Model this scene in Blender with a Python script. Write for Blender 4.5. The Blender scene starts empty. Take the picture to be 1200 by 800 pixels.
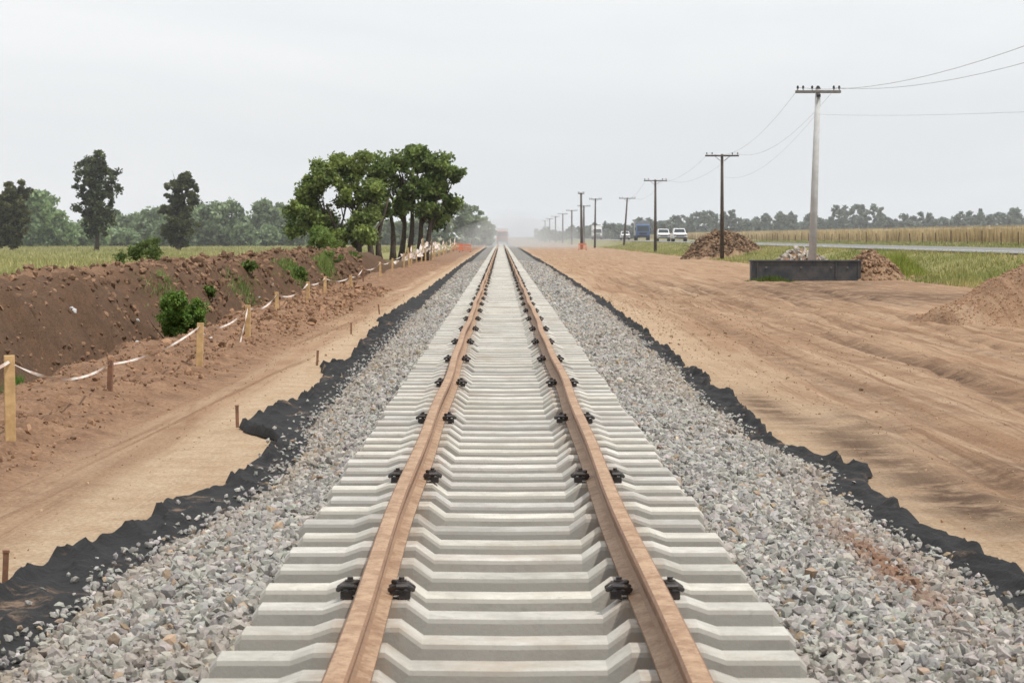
import bpy, math, bmesh, numpy as np
from mathutils import Vector, Matrix
rng=np.random.default_rng(7)
sc=bpy.context.scene
sc.view_settings.view_transform='Standard'; sc.view_settings.look='None'; sc.view_settings.exposure=0

# ------------------------------------------------------------ noise
T=rng.random((256,256))
def vn(x,y,s=0):
    x=np.asarray(x,float)+s*17.3; y=np.asarray(y,float)+s*9.1
    xi=np.floor(x).astype(int); yi=np.floor(y).astype(int); xf=x-xi; yf=y-yi
    u=xf*xf*(3-2*xf); v=yf*yf*(3-2*yf)
    a=T[xi&255,yi&255]; b=T[(xi+1)&255,yi&255]; c=T[xi&255,(yi+1)&255]; d=T[(xi+1)&255,(yi+1)&255]
    return (a*(1-u)+b*u)*(1-v)+(c*(1-u)+d*u)*v
def fbm(x,y,o=4,s=0):
    r=0;a=.5;t=0
    for i in range(o):
        r=r+a*vn(x*2**i,y*2**i,s+i); t+=a; a*=.55
    return r/t-.5
def sm(a,b,x):
    t=np.clip((np.asarray(x,float)-a)/(b-a),0,1); return t*t*(3-2*t)

# ------------------------------------------------------------ mesh helpers
def link(o,parent=None):
    sc.collection.objects.link(o)
    if parent: o.parent=parent
    return o
def empty(name,loc=(0,0,0)):
    o=bpy.data.objects.new(name,None); o.location=loc; o.empty_display_size=.2; return link(o)
def npmesh(name,V,F,mat,col=None,attr='Col',smooth=False,parent=None,extra=None):
    V=np.ascontiguousarray(V,dtype=np.float32); F=np.ascontiguousarray(F,dtype=np.int32)
    me=bpy.data.meshes.new(name); k=F.shape[1]
    me.vertices.add(len(V)); me.vertices.foreach_set('co',V.ravel())
    me.loops.add(F.size); me.loops.foreach_set('vertex_index',F.ravel())
    me.polygons.add(len(F)); me.polygons.foreach_set('loop_start',np.arange(len(F),dtype=np.int32)*k)
    me.update(calc_edges=True)
    if smooth: me.polygons.foreach_set('use_smooth',np.ones(len(F),bool))
    else: me.polygons.foreach_set('use_smooth',np.zeros(len(F),bool))
    for nm,c in ([(attr,col)] if col is not None else [])+(extra or []):
        a=me.color_attributes.new(nm,'FLOAT_COLOR','POINT')
        c4=np.ones((len(V),4),np.float32); c4[:,:c.shape[1]]=c
        a.data.foreach_set('color',c4.ravel())
    me.materials.append(mat)
    return link(bpy.data.objects.new(name,me),parent)
class MB:
    def __init__(s): s.v=[];s.f=[]
    def add(s,v,f):
        n=len(s.v); s.v+= [tuple(p) for p in v]; s.f+=[tuple(i+n for i in q) for q in f]
    def box(s,c,d,M=None):
        x,y,z=d[0]/2,d[1]/2,d[2]/2
        v=[Vector((i*x,j*y,k*z)) for k in(-1,1) for j in(-1,1) for i in(-1,1)]
        if M is not None: v=[M@p for p in v]
        v=[p+Vector(c) for p in v]
        s.add(v,[(0,2,3,1),(4,5,7,6),(0,1,5,4),(2,6,7,3),(0,4,6,2),(1,3,7,5)])
    def tube(s,pts,rad,n=8,cap=True):
        pts=[Vector(p) for p in pts]; V=[];F=[]
        if not hasattr(rad,'__len__'): rad=[rad]*len(pts)
        up=Vector((0,0,1))
        t0=(pts[1]-pts[0]).normalized()
        if abs(t0.dot(up))>.95: up=Vector((1,0,0))
        for i,p in enumerate(pts):
            t=(pts[min(i+1,len(pts)-1)]-pts[max(i-1,0)]).normalized()
            a=t.cross(up).normalized(); b=a.cross(t).normalized(); up=b
            for j in range(n):
                th=2*math.pi*j/n; V.append(p+(a*math.cos(th)+b*math.sin(th))*rad[i])
        for i in range(len(pts)-1):
            for j in range(n):
                F.append((i*n+j,i*n+(j+1)%n,(i+1)*n+(j+1)%n,(i+1)*n+j))
        if cap: F.append(tuple(range(n))); F.append(tuple((len(pts)-1)*n+j for j in range(n))[::-1])
        s.add(V,F)
    def obj(s,name,mat,parent=None,loc=(0,0,0),rot=(0,0,0),smooth=False,bevel=0):
        me=bpy.data.meshes.new(name); me.from_pydata(s.v,[],s.f); me.update()
        bm=bmesh.new(); bm.from_mesh(me); bmesh.ops.recalc_face_normals(bm,faces=bm.faces); bm.to_mesh(me); bm.free()
        me.materials.append(mat)
        if smooth: me.polygons.foreach_set('use_smooth',np.ones(len(me.polygons),bool))
        o=bpy.data.objects.new(name,me); o.location=loc; o.rotation_euler=rot; link(o,parent)
        if bevel:
            m=o.modifiers.new('b','BEVEL'); m.width=bevel; m.segments=2; m.limit_method='ANGLE'
        return o

# ------------------------------------------------------------ materials
def newmat(name):
    m=bpy.data.materials.new(name); m.use_nodes=True; nt=m.node_tree
    return m,nt,nt.nodes['Principled BSDF']
def nd(nt,t,ins=None,**kw):
    n=nt.nodes.new(t)
    for k,v in kw.items(): setattr(n,k,v)
    for k,v in (ins or {}).items():
        if isinstance(v,bpy.types.NodeSocket): nt.links.new(v,n.inputs[k])
        else: n.inputs[k].default_value=v
    return n
def mixc(nt,f,a,b,bt='MIX'):
    n=nt.nodes.new('ShaderNodeMix'); n.data_type='RGBA'; n.blend_type=bt
    for i,v in ((0,f),(6,a),(7,b)):
        if isinstance(v,bpy.types.NodeSocket): nt.links.new(v,n.inputs[i])
        else: n.inputs[i].default_value= v if i==0 else (tuple(v)+(1,))[:4]
    return n.outputs[2]
def math_(nt,op,a,b=0.,clamp=False):
    n=nt.nodes.new('ShaderNodeMath'); n.operation=op; n.use_clamp=clamp
    for i,v in ((0,a),(1,b)):
        if isinstance(v,bpy.types.NodeSocket): nt.links.new(v,n.inputs[i])
        else: n.inputs[i].default_value=v
    return n.outputs[0]
def ramp(nt,x,lo,hi,a=0.,b=1.):
    n=nt.nodes.new('ShaderNodeMapRange'); n.interpolation_type='SMOOTHSTEP'
    nt.links.new(x,n.inputs[0])
    for i,v in enumerate((lo,hi,a,b)): n.inputs[i+1].default_value=v
    return n.outputs[0]
def noise(nt,vec,scale,detail=4,rough=.6,dist=0):
    n=nd(nt,'ShaderNodeTexNoise',{'Scale':scale,'Detail':detail,'Roughness':rough,'Distortion':dist})
    nt.links.new(vec,n.inputs['Vector']); return n.outputs['Fac']
def pos(nt,sx=1,sy=1,sz=1,rz=0):
    g=nd(nt,'ShaderNodeNewGeometry')
    m=nd(nt,'ShaderNodeMapping'); m.inputs['Scale'].default_value=(sx,sy,sz)
    if rz:
        r=nd(nt,'ShaderNodeMapping'); r.inputs['Rotation'].default_value=(0,0,rz); nt.links.new(g.outputs['Position'],r.inputs['Vector']); nt.links.new(r.outputs[0],m.inputs['Vector'])
    else: nt.links.new(g.outputs['Position'],m.inputs['Vector'])
    return m.outputs[0]
def bump(nt,b,h,strength=.5,dist=.02):
    n=nd(nt,'ShaderNodeBump',{'Strength':strength,'Distance':dist,'Height':h}); nt.links.new(n.outputs[0],b.inputs['Normal'])
def simple(name,c1,c2=None,scale=6,rough=.7,metal=0,bmp=0,bd=.01):
    m,nt,b=newmat(name); c2=c2 or tuple(x*.7 for x in c1)
    p=pos(nt); n=noise(nt,p,scale,6,.65)
    nt.links.new(mixc(nt,ramp(nt,n,.35,.65),c1,c2),b.inputs['Base Color'])
    b.inputs['Roughness'].default_value=rough; b.inputs['Metallic'].default_value=metal
    if bmp: bump(nt,b,noise(nt,p,scale*4,5),bmp,bd)
    return m
def attrmat(name,rough=.8,transl=0,noisescale=0,bmp=0,spec=.3):
    m,nt,b=newmat(name); a=nd(nt,'ShaderNodeAttribute',attribute_name='Col')
    c=a.outputs['Color']
    if noisescale:
        n=noise(nt,pos(nt),noisescale,4); c=mixc(nt,1.,c,mixc(nt,n,(.65,.65,.65),(1.35,1.35,1.35)),'MULTIPLY')
        if bmp: bump(nt,b,n,bmp,.01)
    nt.links.new(c,b.inputs['Base Color']); b.inputs['Roughness'].default_value=rough
    b.inputs['Specular IOR Level'].default_value=spec
    if transl:
        t=nd(nt,'ShaderNodeBsdfTranslucent'); nt.links.new(c,t.inputs[0])
        mx=nd(nt,'ShaderNodeMixShader'); mx.inputs[0].default_value=transl
        nt.links.new(b.outputs[0],mx.inputs[1]); nt.links.new(t.outputs[0],mx.inputs[2])
        nt.links.new(mx.outputs[0],nt.nodes['Material Output'].inputs['Surface'])
    return m
M_leaf=attrmat('leaf',.55,.35)
M_grass=attrmat('grass_blades',.7,.25)
M_stone=attrmat('ballast_stone',.85,0,60,.4,.2)
M_clod=attrmat('soil_clod',.95,0,30,.4,.1)
M_bark=simple('bark',(.10,.075,.055),(.05,.038,.03),8,.9,0,.6,.05)
M_woodpole=simple('weathered_pole_wood',(.085,.06,.045),(.045,.032,.026),5,.85,0,.4)
M_polecon=simple('pole_concrete',(.50,.50,.50),(.42,.42,.41),3,.75,0,.2)
M_stake=simple('stake_wood',(.60,.40,.19),(.44,.28,.13),9,.75,0,.3)
M_oldstake=simple('old_stake_wood',(.28,.14,.08),(.17,.09,.055),12,.85,0,.3)
M_black=simple('black_fastener',(.022,.022,.024),(.05,.035,.028),40,.5)
M_box=simple('dark_painted_steel',(.035,.038,.045),(.075,.07,.068),2.5,.55,0,.15)
M_white=simple('white_paint',(.78,.78,.77),(.68,.67,.65),3,.4)
M_blue=simple('blue_paint',(.06,.13,.28),(.05,.10,.22),3,.4)
M_red=simple('red_paint',(.45,.07,.04),(.36,.06,.04),3,.45)
M_dark=simple('dark_rubber',(.02,.02,.02),(.03,.03,.03),10,.8)
M_glass=simple('vehicle_glass',(.02,.03,.035),(.03,.04,.05),2,.1)
M_greycar=simple('silver_paint',(.25,.26,.28),(.2,.21,.22),2,.35,.4)
M_orange=simple('orange_plastic',(.70,.19,.08),(.6,.17,.08),5,.6)
M_wire=simple('wire',(.22,.22,.22),(.17,.17,.17),5,.5)

# ------------------------------------------------------------ terrain functions
LE=([-60,10,11.6,14,17.1,19.7,24,27.8,37.6,60,140,400,1200],[-2.0,-2.0,-1.98,-1.90,-1.60,-1.55,-1.74,-1.76,-1.80,-1.93,-2.15,-2.35,-2.45])
LF=([-60,10,13,14.7,17.1,19,20.6,22.2,23.4,24.6,27.8,31,35,37,43.7,49,55,74,143,400,1200],[-2.72,-2.66,-2.50,-2.36,-2.16,-1.94,-1.90,-1.97,-2.34,-2.46,-2.22,-2.14,-2.46,-2.2,-2.34,-2.32,-2.62,-2.47,-2.55,-2.6,-2.6])
RF=([-60,10,13,14.4,17.7,19.3,22,27.8,35,45.6,65,113,195,1200],[2.80,2.78,2.72,2.66,2.58,2.70,2.36,2.50,2.54,2.68,2.82,2.95,3.0,3.0])
def eL(y): return np.interp(y,*LE)+.12*fbm(np.asarray(y)*1.3,y*0+3,3,4)
def eR(y): return np.interp(y,*RF)-.31-.05*np.sin(np.asarray(y)*.5)+.22*fbm(np.asarray(y)*1.1,y*0+8,3,5)
def fL(y): return np.interp(y,*LF)+.26*fbm(np.asarray(y)*.9,y*0+13,4,6)
def fR(y): return np.interp(y,*RF)+.30*fbm(np.asarray(y)*.8,y*0+23,4,7)
PX=[-4000,-40,-14,-12,-10.4,-9.6,-8.9,-8.35,-7.5,-6.9,-6.0,-5.6,-5.1,-4.2,-3.8,-3.3,3,12,16,18.5,21,21.8,31.2,33,38,42,4000]
PZ=[.15,.15,.15,.25,.75,1.02,1.0,.72,-.45,-1.05,-1.05,.02,.20,.10,.06,0,0,0,.04,.22,.95,1.05,1.05,.75,.95,1.3,1.3]
TRK=((3.7,.015,.3,.0),(4.3,.02,.25,2.),(5.4,-.01,.5,0.),(7.0,-.022,.6,1.),(8.6,-.03,.9,2.),(10.6,-.035,.8,3.3),(6.2,.05,.3,4.))
def trackx(c,sl,a,ph,Y): return c+sl*(Y-35)+a*np.sin(Y*.035+ph)
def gh(X,Y):
    X=np.asarray(X,float);Y=np.asarray(Y,float)
    side=sm(-3.4,-5,X)
    w=side*(1.0*fbm(Y*.10,Y*0+2,3,11)+.7*fbm(Y*.9,X*.4,3,12))
    z=np.interp(X+w,PX,PZ)
    flat=.12*sm(-3.4,-12,X)
    fade=1-sm(150,190,Y)
    leftside=X<-3.3
    z=np.where(leftside,z*fade+flat*(1-fade),z)
    loose=sm(-3.35,-4.0,X)*(1-sm(-11,-12.5,X))*fade
    z=z+loose*(.28*fbm(X*1.6,Y*1.6,4,20)+.14*fbm(X*5,Y*5,3,21)+.07*np.abs(fbm(X*13,Y*13,2,22)))
    face=sm(-6.5,-7.2,X)*(1-sm(-9.0,-10,X))*fade
    z=z+face*(.42*fbm(Y*1.1,X*.9,4,27)-.30*np.abs(fbm(Y*2.6,X*1.0,3,28)))
    crest=np.exp(-((X+9.2)/1.1)**2)*fade
    z=z+crest*(.42*fbm(Y*.35,X*.6,3,23)+.40*np.clip(fbm(Y*1.3,X*1.3,3,29),0,1))
    mid=(1-sm(-3.4,-4,X))*(1-sm(14,17,X))
    z=z+mid*(.06*fbm(X*.8,Y*.3,3,24)*sm(2.6,4.5,np.abs(X))+.014*fbm(X*4,Y*4,3,25)+.03*fbm(X*1.5,Y*1.2,4,35)*sm(2.8,3.6,X))
    near=1-sm(90,130,Y)
    for c,sl,a,ph in TRK:
        xc=trackx(c,sl,a,ph,np.clip(Y,0,120))
        for k in (0,1.7):
            z=z-mid*near*.035*np.exp(-((X-xc-k)/.16)**2)+mid*near*.035*np.exp(-((np.abs(X-xc-k)-.30)/.11)**2)*(.6+fbm(X*2,Y*1.,2,34))
    gr=sm(15.5,18,X)*(1-sm(20,21.3,X))
    z=z+gr*.25*fbm(X*.6,Y*.3,3,26)
    def heap(cx,cy,rx,ry,h,s,p=1.0,lump=.25):
        r=np.sqrt(((X-cx)/rx)**2+((Y-cy)/ry)**2)
        return np.clip(h*(1-r**p)+ (r<1.15)*lump*fbm(X*1.5,Y*1.5,4,s)*np.clip(1.15-r,0,.4)/.4,0,None)*(r<1.15)
    z=z+heap(12.6,55,3.5,5,1.95,30,1.0,.25)+heap(17.4,203,3.0,4,1.9,31,2.0,1.2)+heap(15.2,106,1.5,2.2,1.15,32,1.4,.5)
    z=z+heap(13.2,112.0,1.9,1.9,1.15,33,1.6,.6)
    return z

xs=np.concatenate([-np.geomspace(3500,62,26),np.arange(-60,-12,1.0),np.arange(-12,-3.3,.07),np.arange(-3.3,3.3,.15),np.arange(3.3,14,.08),np.arange(14,24,.25),np.arange(24,60,1.5),np.geomspace(60,3500,26)])
ys=np.concatenate([np.arange(-60,8,1.0),8*1.006**np.arange(0,605),np.geomspace(8*1.006**605,4500,60)])
def grid(xs,ys,fz):
    X,Y=np.meshgrid(xs,ys); Z=fz(X,Y); V=np.stack([X,Y,Z],-1).reshape(-1,3)
    nx=len(xs);ny=len(ys); i=np.arange(nx-1)[None,:]+np.arange(ny-1)[:,None]*nx; i=i.ravel()
    return V,np.stack([i,i+1,i+1+nx,i+nx],1)
V,F=grid(xs,ys,gh)
X,Y=V[:,0],V[:,1]
wob=1.2*fbm(Y*.15,X*.2,3,40)
m_grass=np.maximum(sm(-11.2,-12.6,X+wob), sm(16.0,17.4,X+2*wob)*(1-sm(20.9,21.6,X)))
m_grass=np.maximum(m_grass,sm(31.3,32,X))
m_grass=np.maximum(m_grass, sm(175,200,Y+wob*8)*sm(-6.3,-7.5,X))
m_grass*=1-np.clip(np.exp(-(((X-17.4)/3.4)**2+((Y-203)/4.5)**2)*1.)*2,0,1)
m_grass*=1-np.clip(np.exp(-(((X-15.2)/2)**2+((Y-106)/4)**2))*1.8,0,1)
m_pale=sm(-2.98,-2.72,X+.25*wob)*(X<0)+(X>0)*(1-sm(2.9,3.7,X+1.2*wob))*sm(8,14,Y)*.8
m_wet=0*X
for cx,cy,rx,ry,a in ((3.05,21.5,.30,3.4,1.),(3.15,17.0,.34,1.8,1.),(2.78,27,.22,2.5,1.),(3.9,19,.35,1.4,.7),(3.5,24.5,.2,2.2,.7),(4.6,28,.3,5,.35),(12.0,76,3.6,8,.9),(10.2,88,3,8,.7),(13,98,3,6,.8),(6.5,30,.4,6,.4),(5.2,42,.3,9,.35),(-3.05,19,.2,4,.25)):
    m_wet=m_wet+a*np.exp(-((X-cx)/rx)**2-((Y-cy)/ry)**2)
mid_=(X>3.2)&(X<13.5)
for c,sl,a,ph in TRK:
    xc=trackx(c,sl,a,ph,np.clip(Y,0,120))
    for k in (0,1.7): m_wet=m_wet+mid_*.42*np.exp(-((X-xc-k)/.15)**2)*(1-sm(90,130,Y))*(.35+1.3*np.clip(fbm(Y*.12+c,Y*0+k,3,77)+.4,0,1))
m_loose=sm(-3.15,-3.7,X+.6*wob)*(1-sm(-11,-12,X))
m_loose=np.maximum(m_loose,np.exp(-(((X-12.6)/3.2)**2+((Y-55)/4.6)**2)**2)*.55)
m_heap=.7*np.exp(-(((X-17.4)/3.2)**2+((Y-203)/4)**2)**3)+.4*np.exp(-(((X-15.2)/1.8)**2+((Y-106)/2.6)**2)**2)
m_dark=sm(-5.5,-6.1,X+.3*wob)*(1-sm(-8.7,-9.7,X+.5*wob))
m_crop=sm(41.5,42.5,X)
mask=np.stack([m_grass,m_pale,np.clip(m_wet,0,1)],1); mask2=np.stack([m_loose,np.clip(m_heap+.95*m_dark,0,1),m_crop],1)

m,nt,b=newmat('earth_ground')
A=nd(nt,'ShaderNodeAttribute',attribute_name='maskA'); S=nd(nt,'ShaderNodeSeparateColor'); nt.links.new(A.outputs['Color'],S.inputs[0])
B=nd(nt,'ShaderNodeAttribute',attribute_name='maskB'); S2=nd(nt,'ShaderNodeSeparateColor'); nt.links.new(B.outputs['Color'],S2.inputs[0])
p=pos(nt); n1=noise(nt,p,.35,5,.6); n2=noise(nt,p,3,6,.65); n3=noise(nt,p,28,6,.75); n0=noise(nt,p,1.1,8,.72)
trk=noise(nt,pos(nt,2.6,.05,1),1.0,5,.7,.35); trk2=noise(nt,pos(nt,7,.07,1,.02),1.0,4,.6,.2); trk3=noise(nt,pos(nt,1.6,.05,1,-.07),1.0,5,.7,.3)
c=mixc(nt,ramp(nt,n1,.35,.65),(.315,.195,.118),(.385,.255,.16))
c=mixc(nt,ramp(nt,trk,.45,.66),c,(.44,.31,.205))
c=mixc(nt,ramp(nt,n0,.52,.66,0,.5),c,(.25,.15,.09))
c=mixc(nt,ramp(nt,trk3,.52,.66,0,.6),c,(.25,.145,.085))
c=mixc(nt,ramp(nt,trk2,.54,.64,0,.7),c,(.225,.13,.075))
pale=mixc(nt,ramp(nt,n2,.35,.7),(.50,.38,.26),(.42,.295,.185))
pale=mixc(nt,ramp(nt,trk3,.5,.7,0,.5),pale,(.36,.235,.14))
pf=math_(nt,'MULTIPLY',S.outputs[1],ramp(nt,n0,.3,.55,.55,1.))
c=mixc(nt,pf,c,pale)
loose=mixc(nt,ramp(nt,n2,.3,.7),(.19,.108,.066),(.31,.19,.118))
c=mixc(nt,S2.outputs[0],c,loose)
c=mixc(nt,math_(nt,'MULTIPLY',S2.outputs[1],ramp(nt,n2,.3,.6,.6,1)),c,(.095,.058,.037))
wf=math_(nt,'MULTIPLY',S.outputs[2],ramp(nt,n0,.38,.56,.2,1.),True)
c=mixc(nt,wf,c,(.115,.07,.045))
gcol=mixc(nt,ramp(nt,n1,.38,.62),(.17,.19,.065),(.30,.27,.12))
gcol=mixc(nt,ramp(nt,n2,.45,.7,0,.7),gcol,(.30,.22,.12))
c=mixc(nt,S.outputs[0],c,gcol)
c=mixc(nt,S2.outputs[2],c,(.42,.33,.19))
c=mixc(nt,1.,c,mixc(nt,ramp(nt,n3,.3,.7),(.70,.69,.68),(1.2,1.2,1.2)),'MULTIPLY')
nt.links.new(c,b.inputs['Base Color']); b.inputs['Roughness'].default_value=.95; b.inputs['Specular IOR Level'].default_value=.15
hh=math_(nt,'ADD',math_(nt,'MULTIPLY',n3,.6),math_(nt,'ADD',n2,trk2)); bump(nt,b,hh,.9,.04)
npmesh('ground',V,F,m,mask,'maskA',True,extra=[('maskB',mask2)])

# ------------------------------------------------------------ ballast bed
def bz(X,Y):
    l=eL(Y); r=eR(Y)
    tl=np.clip((X-l)/(-1.12-l),0,1); tr=np.clip((r-X)/(r-1.2),0,1)
    t=np.minimum(tl,tr)**.75
    return .01+.15*t+ .035*fbm(X*3,Y*3,3,50)*t
by=np.concatenate([np.arange(-30,60,.15),60*1.012**np.arange(0,230)])
u=np.linspace(0,1,44)
L=eL(by)[:,None];R=eR(by)[:,None]; XX=L+(R-L)*u[None,:]; YY=by[:,None]+0*XX
ZZ=bz(XX,YY); ZZ[:,0]-=.03; ZZ[:,-1]-=.03
V=np.stack([XX,YY,ZZ],-1).reshape(-1,3); nx=44; i=(np.arange(nx-1)[None,:]+np.arange(len(by)-1)[:,None]*nx).ravel()
F=np.stack([i,i+1,i+1+nx,i+nx],1)
m,nt,b=newmat('ballast_bed')
p=pos(nt); vo=nd(nt,'ShaderNodeTexVoronoi',{'Scale':24.}); nt.links.new(p,vo.inputs['Vector'])
sp=nd(nt,'ShaderNodeSeparateColor'); nt.links.new(vo.outputs['Color'],sp.inputs[0])
c=mixc(nt,sp.outputs[0],(.20,.19,.17),(.40,.38,.345)); c=mixc(nt,ramp(nt,vo.outputs['Distance'],.35,.7),c,(.10,.095,.085))
nt.links.new(c,b.inputs['Base Color']); b.inputs['Roughness'].default_value=.9
bump(nt,b,math_(nt,'SUBTRACT',1.,vo.outputs['Distance']),1.,.03)
BB=empty('ballast_gravel')
npmesh('bed',V,F,m,parent=BB,smooth=True)
ph=(1+5**.5)/2
IV=np.array([(-1,ph,0),(1,ph,0),(-1,-ph,0),(1,-ph,0),(0,-1,ph),(0,1,ph),(0,-1,-ph),(0,1,-ph),(ph,0,-1),(ph,0,1),(-ph,0,-1),(-ph,0,1)])/math.sqrt(1+ph*ph)
IF=np.array([(0,11,5),(0,5,1),(0,1,7),(0,7,10),(0,10,11),(1,5,9),(5,11,4),(11,10,2),(10,7,6),(7,1,8),(3,9,4),(3,4,2),(3,2,6),(3,6,8),(3,8,9),(4,9,5),(2,4,11),(6,2,10),(8,6,7),(9,8,1)])
VAR=[]
for k in range(24):
    v=IV*rng.uniform(.55,1.3,(12,1))*np.array([1,rng.uniform(.55,1),rng.uniform(.42,.8)]); VAR.append(v)
VAR=np.array(VAR)
def rocks(name,x,y,z,s,col,mat,parent=None):
    n=len(x); q=rng.normal(size=(n,4)); q/=np.linalg.norm(q,axis=1)[:,None]; w,a,b_,c=q.T
    Rm=np.stack([1-2*(b_*b_+c*c),2*(a*b_-w*c),2*(a*c+w*b_),2*(a*b_+w*c),1-2*(a*a+c*c),2*(b_*c-w*a),2*(a*c-w*b_),2*(b_*c+w*a),1-2*(a*a+b_*b_)],1).reshape(n,3,3)
    v=np.einsum('nij,nkj->nki',Rm,VAR[rng.integers(0,24,n)])*np.asarray(s)[:,None,None]+np.stack([x,y,z],1)[:,None,:]
    F=(IF[None]+12*np.arange(n)[:,None,None]).reshape(-1,3)
    return npmesh(name,v.reshape(-1,3),F,mat,np.repeat(col,12,0),parent=parent)
def stonecol(n,x=None,y=None):
    g=rng.normal(.305,.07,n).clip(.12,.52); c=np.stack([g*1.05,g,g*.92],1)*rng.uniform(.96,1.04,(n,3))
    br=rng.random(n)<.05; c[br]*=np.array([1.0,.80,.62])
    if x is not None:
        f=np.exp(-((x-1.98)/.14)**2-((y-13.2)/2.2)**2)*(rng.random(n)<.8)
        e=np.minimum(x-eL(y),eR(y)-x); d=np.clip(.5*np.exp(-np.clip(e,0,9)/.2)+.7*np.clip(fbm(x*1.2,y*.5,3,90)*2-.05,0,1),0,.6)*rng.uniform(.4,1,n)
        d=d[:,None]; c=c*(1-d)+d*np.array([.31,.235,.165])
        f=f[:,None]; c=c*(1-f)+f*np.array([.22,.125,.08])
    return c
def scatter(y0,y1,dens,smin,smax,name):
    n=int(dens*(y1-y0)*5.4); x=rng.uniform(-2.7,2.9,n); y=rng.uniform(y0,y1,n)
    k=(x>eL(y)-.02*rng.random(n))&(x<eR(y)+.03)&((x<-.98)|(x>1.02)); x=x[k];y=y[k];n=len(x)
    s=rng.uniform(smin,smax,n)*rng.choice([.65,.9,1,1.3],n)
    z=bz(x,y)+s*rng.uniform(-.1,.7,n)
    rocks(name,x,y,z,s,stonecol(n,x,y),M_stone,BB); return n
scatter(8,26,950,.019,.034,'stones_near')
scatter(26,60,450,.024,.042,'stones_mid')
scatter(60,170,130,.035,.06,'stones_far')
n=2600; y=8+52*rng.random(n)**1.6; left=rng.random(n)<.5
x=np.where(left,eL(y)-np.abs(rng.normal(0,.13,n)),eR(y)+np.abs(rng.normal(0,.09,n)))
s=rng.uniform(.013,.028,n); rocks('stray_stones',x,y,gh(x,y)+.035+s*.2,s,stonecol(n),M_stone,BB)
n=5000; x=rng.uniform(-1,1.05,n); y=rng.uniform(6,20,n); s=rng.uniform(.018,.03,n)
rocks('crib_stones',x,y,.148+0*x,s,stonecol(n),M_stone,BB)

# ------------------------------------------------------------ geotextile
m,nt,b=newmat('black_geotextile'); p=pos(nt)
dn=noise(nt,p,1.6,7,.75); c=mixc(nt,ramp(nt,dn,.56,.70,0,.75),(.017,.016,.016),(.28,.185,.12))
nt.links.new(c,b.inputs['Base Color']); b.inputs['Roughness'].default_value=.8; b.inputs['Specular IOR Level'].default_value=.25
bump(nt,b,noise(nt,p,14,4),.6,.03); M_fab=m
def fabric(name,fo,fi,sgn,amp):
    y=np.concatenate([np.arange(-10,60,.05),60*1.01**np.arange(0,200)])
    u=np.linspace(0,1,30); o=fo(y)[:,None]; i_=(fi(y)-sgn*.30)[:,None]
    Xf=o+(i_-o)*u[None,:]; Yf=y[:,None]+0*Xf
    Xf=Xf+.07*fbm(Yf*3,Xf*3,2,60)
    d=np.abs(Xf-o)
    near=np.clip(1.05-u*1.2,0,1)[None,:]
    f1=1-np.abs(2*fbm(Xf*5.0+Yf*.8,Yf*.9,3,61)); wr=(np.clip(f1,0,1)**4)*.08*amp*near+.04*np.abs(fbm(Xf*11,Yf*5,3,62))*near
    edge=np.exp(-((d-.04)/.035)**2)*.05*amp*np.clip(.1+3.5*fbm(Yf*.9,Yf*0,3,63),0,1.3)
    Z=gh(Xf,Yf)+.012+wr+edge; Z[:,0]=gh(Xf[:,0],Yf[:,0])+.008+.04*np.clip(fbm(y*2,y*0,2,64),0,1)
    V=np.stack([Xf,Yf,Z],-1).reshape(-1,3); nx=30; k=(np.arange(nx-1)[None,:]+np.arange(len(y)-1)[:,None]*nx).ravel()
    npmesh(name,V,np.stack([k,k+1,k+1+nx,k+nx],1),M_fab,smooth=True)
fabric('geotextile_fabric',fL,eL,-1,1.); fabric('geotextile_fabric',fR,eR,1,1.)

# ------------------------------------------------------------ track
TR=empty('railway_track'); TX=.038
def wobx(y): return .010*np.sin(np.asarray(y)*.33)+.007*np.sin(np.asarray(y)*.81+1)
st=[(-1.04,.135),(-1.015,.162),(-.76,.162),(-.68,.19),(-.43,.19),(-.345,.128),(0,.124),(.345,.128),(.43,.19),(.68,.19),(.76,.162),(1.015,.162),(1.04,.135)]
sv=[]
for x,h in st:
    sv+=[(x,-.145,0),(x,-.108,h-.022),(x,-.098,h-.006),(x,-.082,h),(x,.082,h),(x,.098,h-.006),(x,.108,h-.022),(x,.145,0)]
sv=np.array(sv); sf=[]
for i in range(len(st)-1):
    for j in range(8):
        sf.append((i*8+j,(i+1)*8+j,(i+1)*8+(j+1)%8,i*8+(j+1)%8))
for e in (0,(len(st)-1)*8):
    for a,b_,c_,d_ in ((0,1,6,7),(1,2,5,6),(2,3,4,5)):
        sf.append((e+a,e+b_,e+c_,e+d_))
sf=np.array(sf)
Y0=10.2; ks=np.arange(-40,900); n=len(ks); ya=Y0+.6*ks+rng.normal(0,.010,n)
ang=rng.normal(0,.005,n); xo=rng.normal(0,.012,n); zo=-np.abs(rng.normal(0,.004,n))
P=sv[None]+0; Xs=P[...,0]*np.cos(ang)[:,None]-P[...,1]*np.sin(ang)[:,None]+xo[:,None]+TX
Ysl=P[...,0]*np.sin(ang)[:,None]+P[...,1]*np.cos(ang)[:,None]+ya[:,None]
Zs=P[...,2]+.16+zo[:,None]
V=np.stack([Xs,Ysl,Zs],-1).reshape(-1,3); F=(sf[None]+len(sv)*np.arange(n)[:,None,None]).reshape(-1,4)
tone=rng.normal(1,.085,n).clip(.78,1.15); warm=rng.uniform(.96,1.02,n); col=np.repeat(np.stack([.50*tone,.48*tone,.44*tone*warm],1),len(sv),0)
m,nt,b=newmat('sleeper_concrete'); a=nd(nt,'ShaderNodeAttribute',attribute_name='Col'); p=pos(nt)
n1=noise(nt,p,3,7,.75); n2=noise(nt,p,60,4,.6); n5=noise(nt,p,11,6,.75)
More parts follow.
